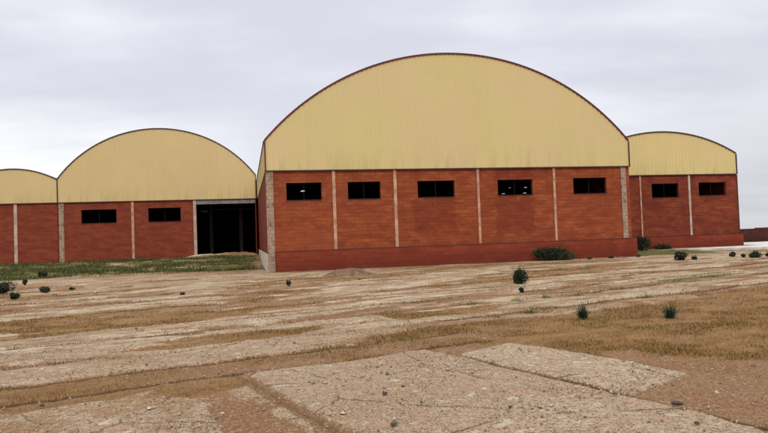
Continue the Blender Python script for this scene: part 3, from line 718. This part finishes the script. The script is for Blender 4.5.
# ---------------------------------------------------------------- loose stones
def stone(x, y, s, seed, label, flat=.5, mat=None, dz=.03):
    g = random.Random(seed); import bmesh
    bm = bmesh.new(); bmesh.ops.create_icosphere(bm, subdivisions=2, radius=1)
    for v in bm.verts:
        f = 1+.22*math.sin(v.co.x*3.1+seed)+.18*math.sin(v.co.y*4.3+seed*2)+g.uniform(-.07, .07)
        v.co = Vector((v.co.x*f*s*.7, v.co.y*f*s*.5, v.co.z*f*s*flat*.7))
    me = bpy.data.meshes.new('stone'); bm.to_mesh(me); bm.free()
    o = link('stone', me, mat or M['stone'], None, (x, y, float(gz(x, y)[0])+dz+s*flat*.6)); o.rotation_euler = (0, 0, g.uniform(0, 3))
    tag(o, label, 'stone', 'loose stones on the yard'); return o
M['stone'] = noisy('dark_stone', (.05,.035,.028), (.11,.08,.06), 12, .85)
M['stone_pale'] = noisy('pale_stone', (.55,.47,.38), (.38,.30,.22), 12, .85)
stone(-.03, 7.75, .034, 1, 'dark stone on the big foreground slab, farthest of the scattered ones')
stone(.14, 7.05, .028, 2, 'small dark stone near the middle of the foreground slab')
stone(-.06, 6.75, .05, 3, 'long dark stone left of the middle of the foreground slab')
stone(.30, 6.35, .03, 4, 'dark stone right of the middle of the foreground slab')
stone(.02, 5.62, .05, 5, 'large dark stone at the bottom edge of the photo')
stone(2.62, 5.95, .075, 6, 'biggest dark stone lying against the joint at lower right', flat=.4)
stone(2.50, 5.35, .035, 7, 'dark stone near the lower right corner')
stone(-3.6, 6.75, .04, 8, 'dark stone on the rough ground at lower left')
stone(1.1, 6.05, .03, 9, 'dark pebble on the slab nearer the right joint')
stone(-3.25, 8.75, .035, 10, 'dark stone in the grown-over gap at left')
stone(-2.4, 6.5, .04, 12, 'pale flat chip of concrete at lower left', flat=.25, mat=M['stone_pale'])
stone(-1.6, 6.2, .03, 13, 'pale chip beside the left joint of the foreground slab', flat=.3, mat=M['stone_pale'])

# spoil heap by the plinth
def heap(x, y, w, d, h, label, seed):
    n = 60; xs = np.linspace(-1, 1, n); X, Y = np.meshgrid(xs, xs); X = X.ravel(); Y = Y.ravel()
    rr = np.hypot(X, Y); f = np.clip(1-rr**2, 0, 1)**1.2*(.6+.8*fbm(X*3+seed, Y*3, seed, 5))
    V = np.stack([X*w/2, Y*d/2, f*h-.06*(rr > .93)-.02], 1)
    i, j = np.meshgrid(np.arange(n-1), np.arange(n-1), indexing='ij'); F = np.stack([i*n+j, i*n+j+1, (i+1)*n+j+1, (i+1)*n+j], -1).reshape(-1, 4)
    o = link('soil_heap', np_mesh('soil_heap', V, F), noisy('heap_soil', (.17,.10,.055), (.10,.062,.034), 3.0, .95, c=(.25,.17,.10), bump=.9, bscale=14, dist=.04), None, (x, y, float(gz(x, y)[0])))
    o.rotation_euler = (0, 0, YAW); tag(o, label, 'heap'); return o
heap(-1.65, 29.0, 2.6, 1.4, .30, 'low brown heap of soil before the plinth of the largest hangar', 5)

# ---------------------------------------------------------------- world, sun, camera
wd = bpy.data.worlds.new('World'); scene.world = wd; wd.use_nodes = True; nt = wd.node_tree; k = N(nt)
bg = nt.nodes['Background']; bg.inputs['Strength'].default_value = .1
SUN_EL, SUN_AZ = R(52), R(165)     # azimuth clockwise from +Y, behind the camera a little to the right
sk = k.n('ShaderNodeTexSky', sky_type='NISHITA'); sk.sun_disc = False; sk.sun_elevation = SUN_EL; sk.sun_rotation = SUN_AZ
dirv = k.coord('Generated'); x, y, z = k.sep(dirv)
zc = k.math('ADD', k.math('MAXIMUM', z, 0.0), .16)
pv = k.comb(k.math('DIVIDE', x, zc), k.math('DIVIDE', y, zc), 0)
n1 = k.noise(k.mapping(pv, (1, 1, 1), (3.7, .6, 0)), .42, 5, .5, dist=.3); n2 = k.noise(k.mapping(pv, (.8, 1.6, 1), (1, 7, 0)), .9, 6, .55)
mixn = k.math('ADD', k.math('MULTIPLY', n1, .65), k.math('MULTIPLY', n2, .35))
cl = k.mix(k.ramp(mixn, .42, .60), (7.4, 7.45, 8.35), (10.3, 10.4, 11.0))
# bright break low on the left, duller deck on the right
lb = k.math('MULTIPLY', k.ramp(k.math('ADD', x, k.math('MULTIPLY', k.math('SUBTRACT', n1, .5), .8)), -.55, -.10, 1, 0), k.ramp(k.math('ADD', z, k.math('MULTIPLY', k.math('SUBTRACT', n2, .5), .25)), .10, .24, 1, 0))
cl = k.mix(k.math('MULTIPLY', lb, .85), cl, (11.2, 11.4, 11.4))
rb = k.math('MULTIPLY', k.ramp(x, .12, .50, 0, 1), k.ramp(z, .02, .36, 1, 0))
cl = k.mix(k.math('MULTIPLY', rb, .75), cl, (6.0, 6.15, 6.6))
zen = k.ramp(z, .40, .85, 1.0, 2.1)                         # an overcast sky is brightest overhead
vm = k.n('ShaderNodeVectorMath', operation='SCALE'); k.set(vm.inputs[0], cl); k.set(vm.inputs['Scale'], zen)
sky = k.mix(.93, sk.outputs[0], vm.outputs[0])
nt.links.new(sky, bg.inputs['Color'])
sl = bpy.data.lights.new('sun', 'SUN'); sl.energy = 1.5; sl.angle = R(14); sl.color = (1, .95, .87)
so = bpy.data.objects.new('sun', sl); COL.objects.link(so)
dv = Vector((math.sin(SUN_AZ)*math.cos(SUN_EL), math.cos(SUN_AZ)*math.cos(SUN_EL), math.sin(SUN_EL)))
so.rotation_euler = dv.to_track_quat('Z', 'Y').to_euler(); so.location = dv*60

cam = bpy.data.cameras.new('camera'); co = bpy.data.objects.new('camera', cam); COL.objects.link(co); scene.camera = co
p, r = R(1.80), R(-2.02); c, s = math.cos(r), math.sin(r)
right = Vector((c, -s*math.sin(p), s*math.cos(p))); up = Vector((-s, -c*math.sin(p), c*math.cos(p))); back = -Vector((0, math.cos(p), math.sin(p)))
m3 = Matrix((right, up, back)).transposed(); co.matrix_world = Matrix.Translation((0, 0, 1.65)) @ m3.to_4x4()
cam.sensor_width = 36; cam.lens = 36*648/768; cam.clip_end = 6000; cam.clip_start = .05

scene.render.engine = 'CYCLES'
vs = scene.view_settings; vs.view_transform = 'Standard'; vs.look = 'None'; vs.gamma = 1; vs.exposure = 0; vs.use_curve_mapping = False
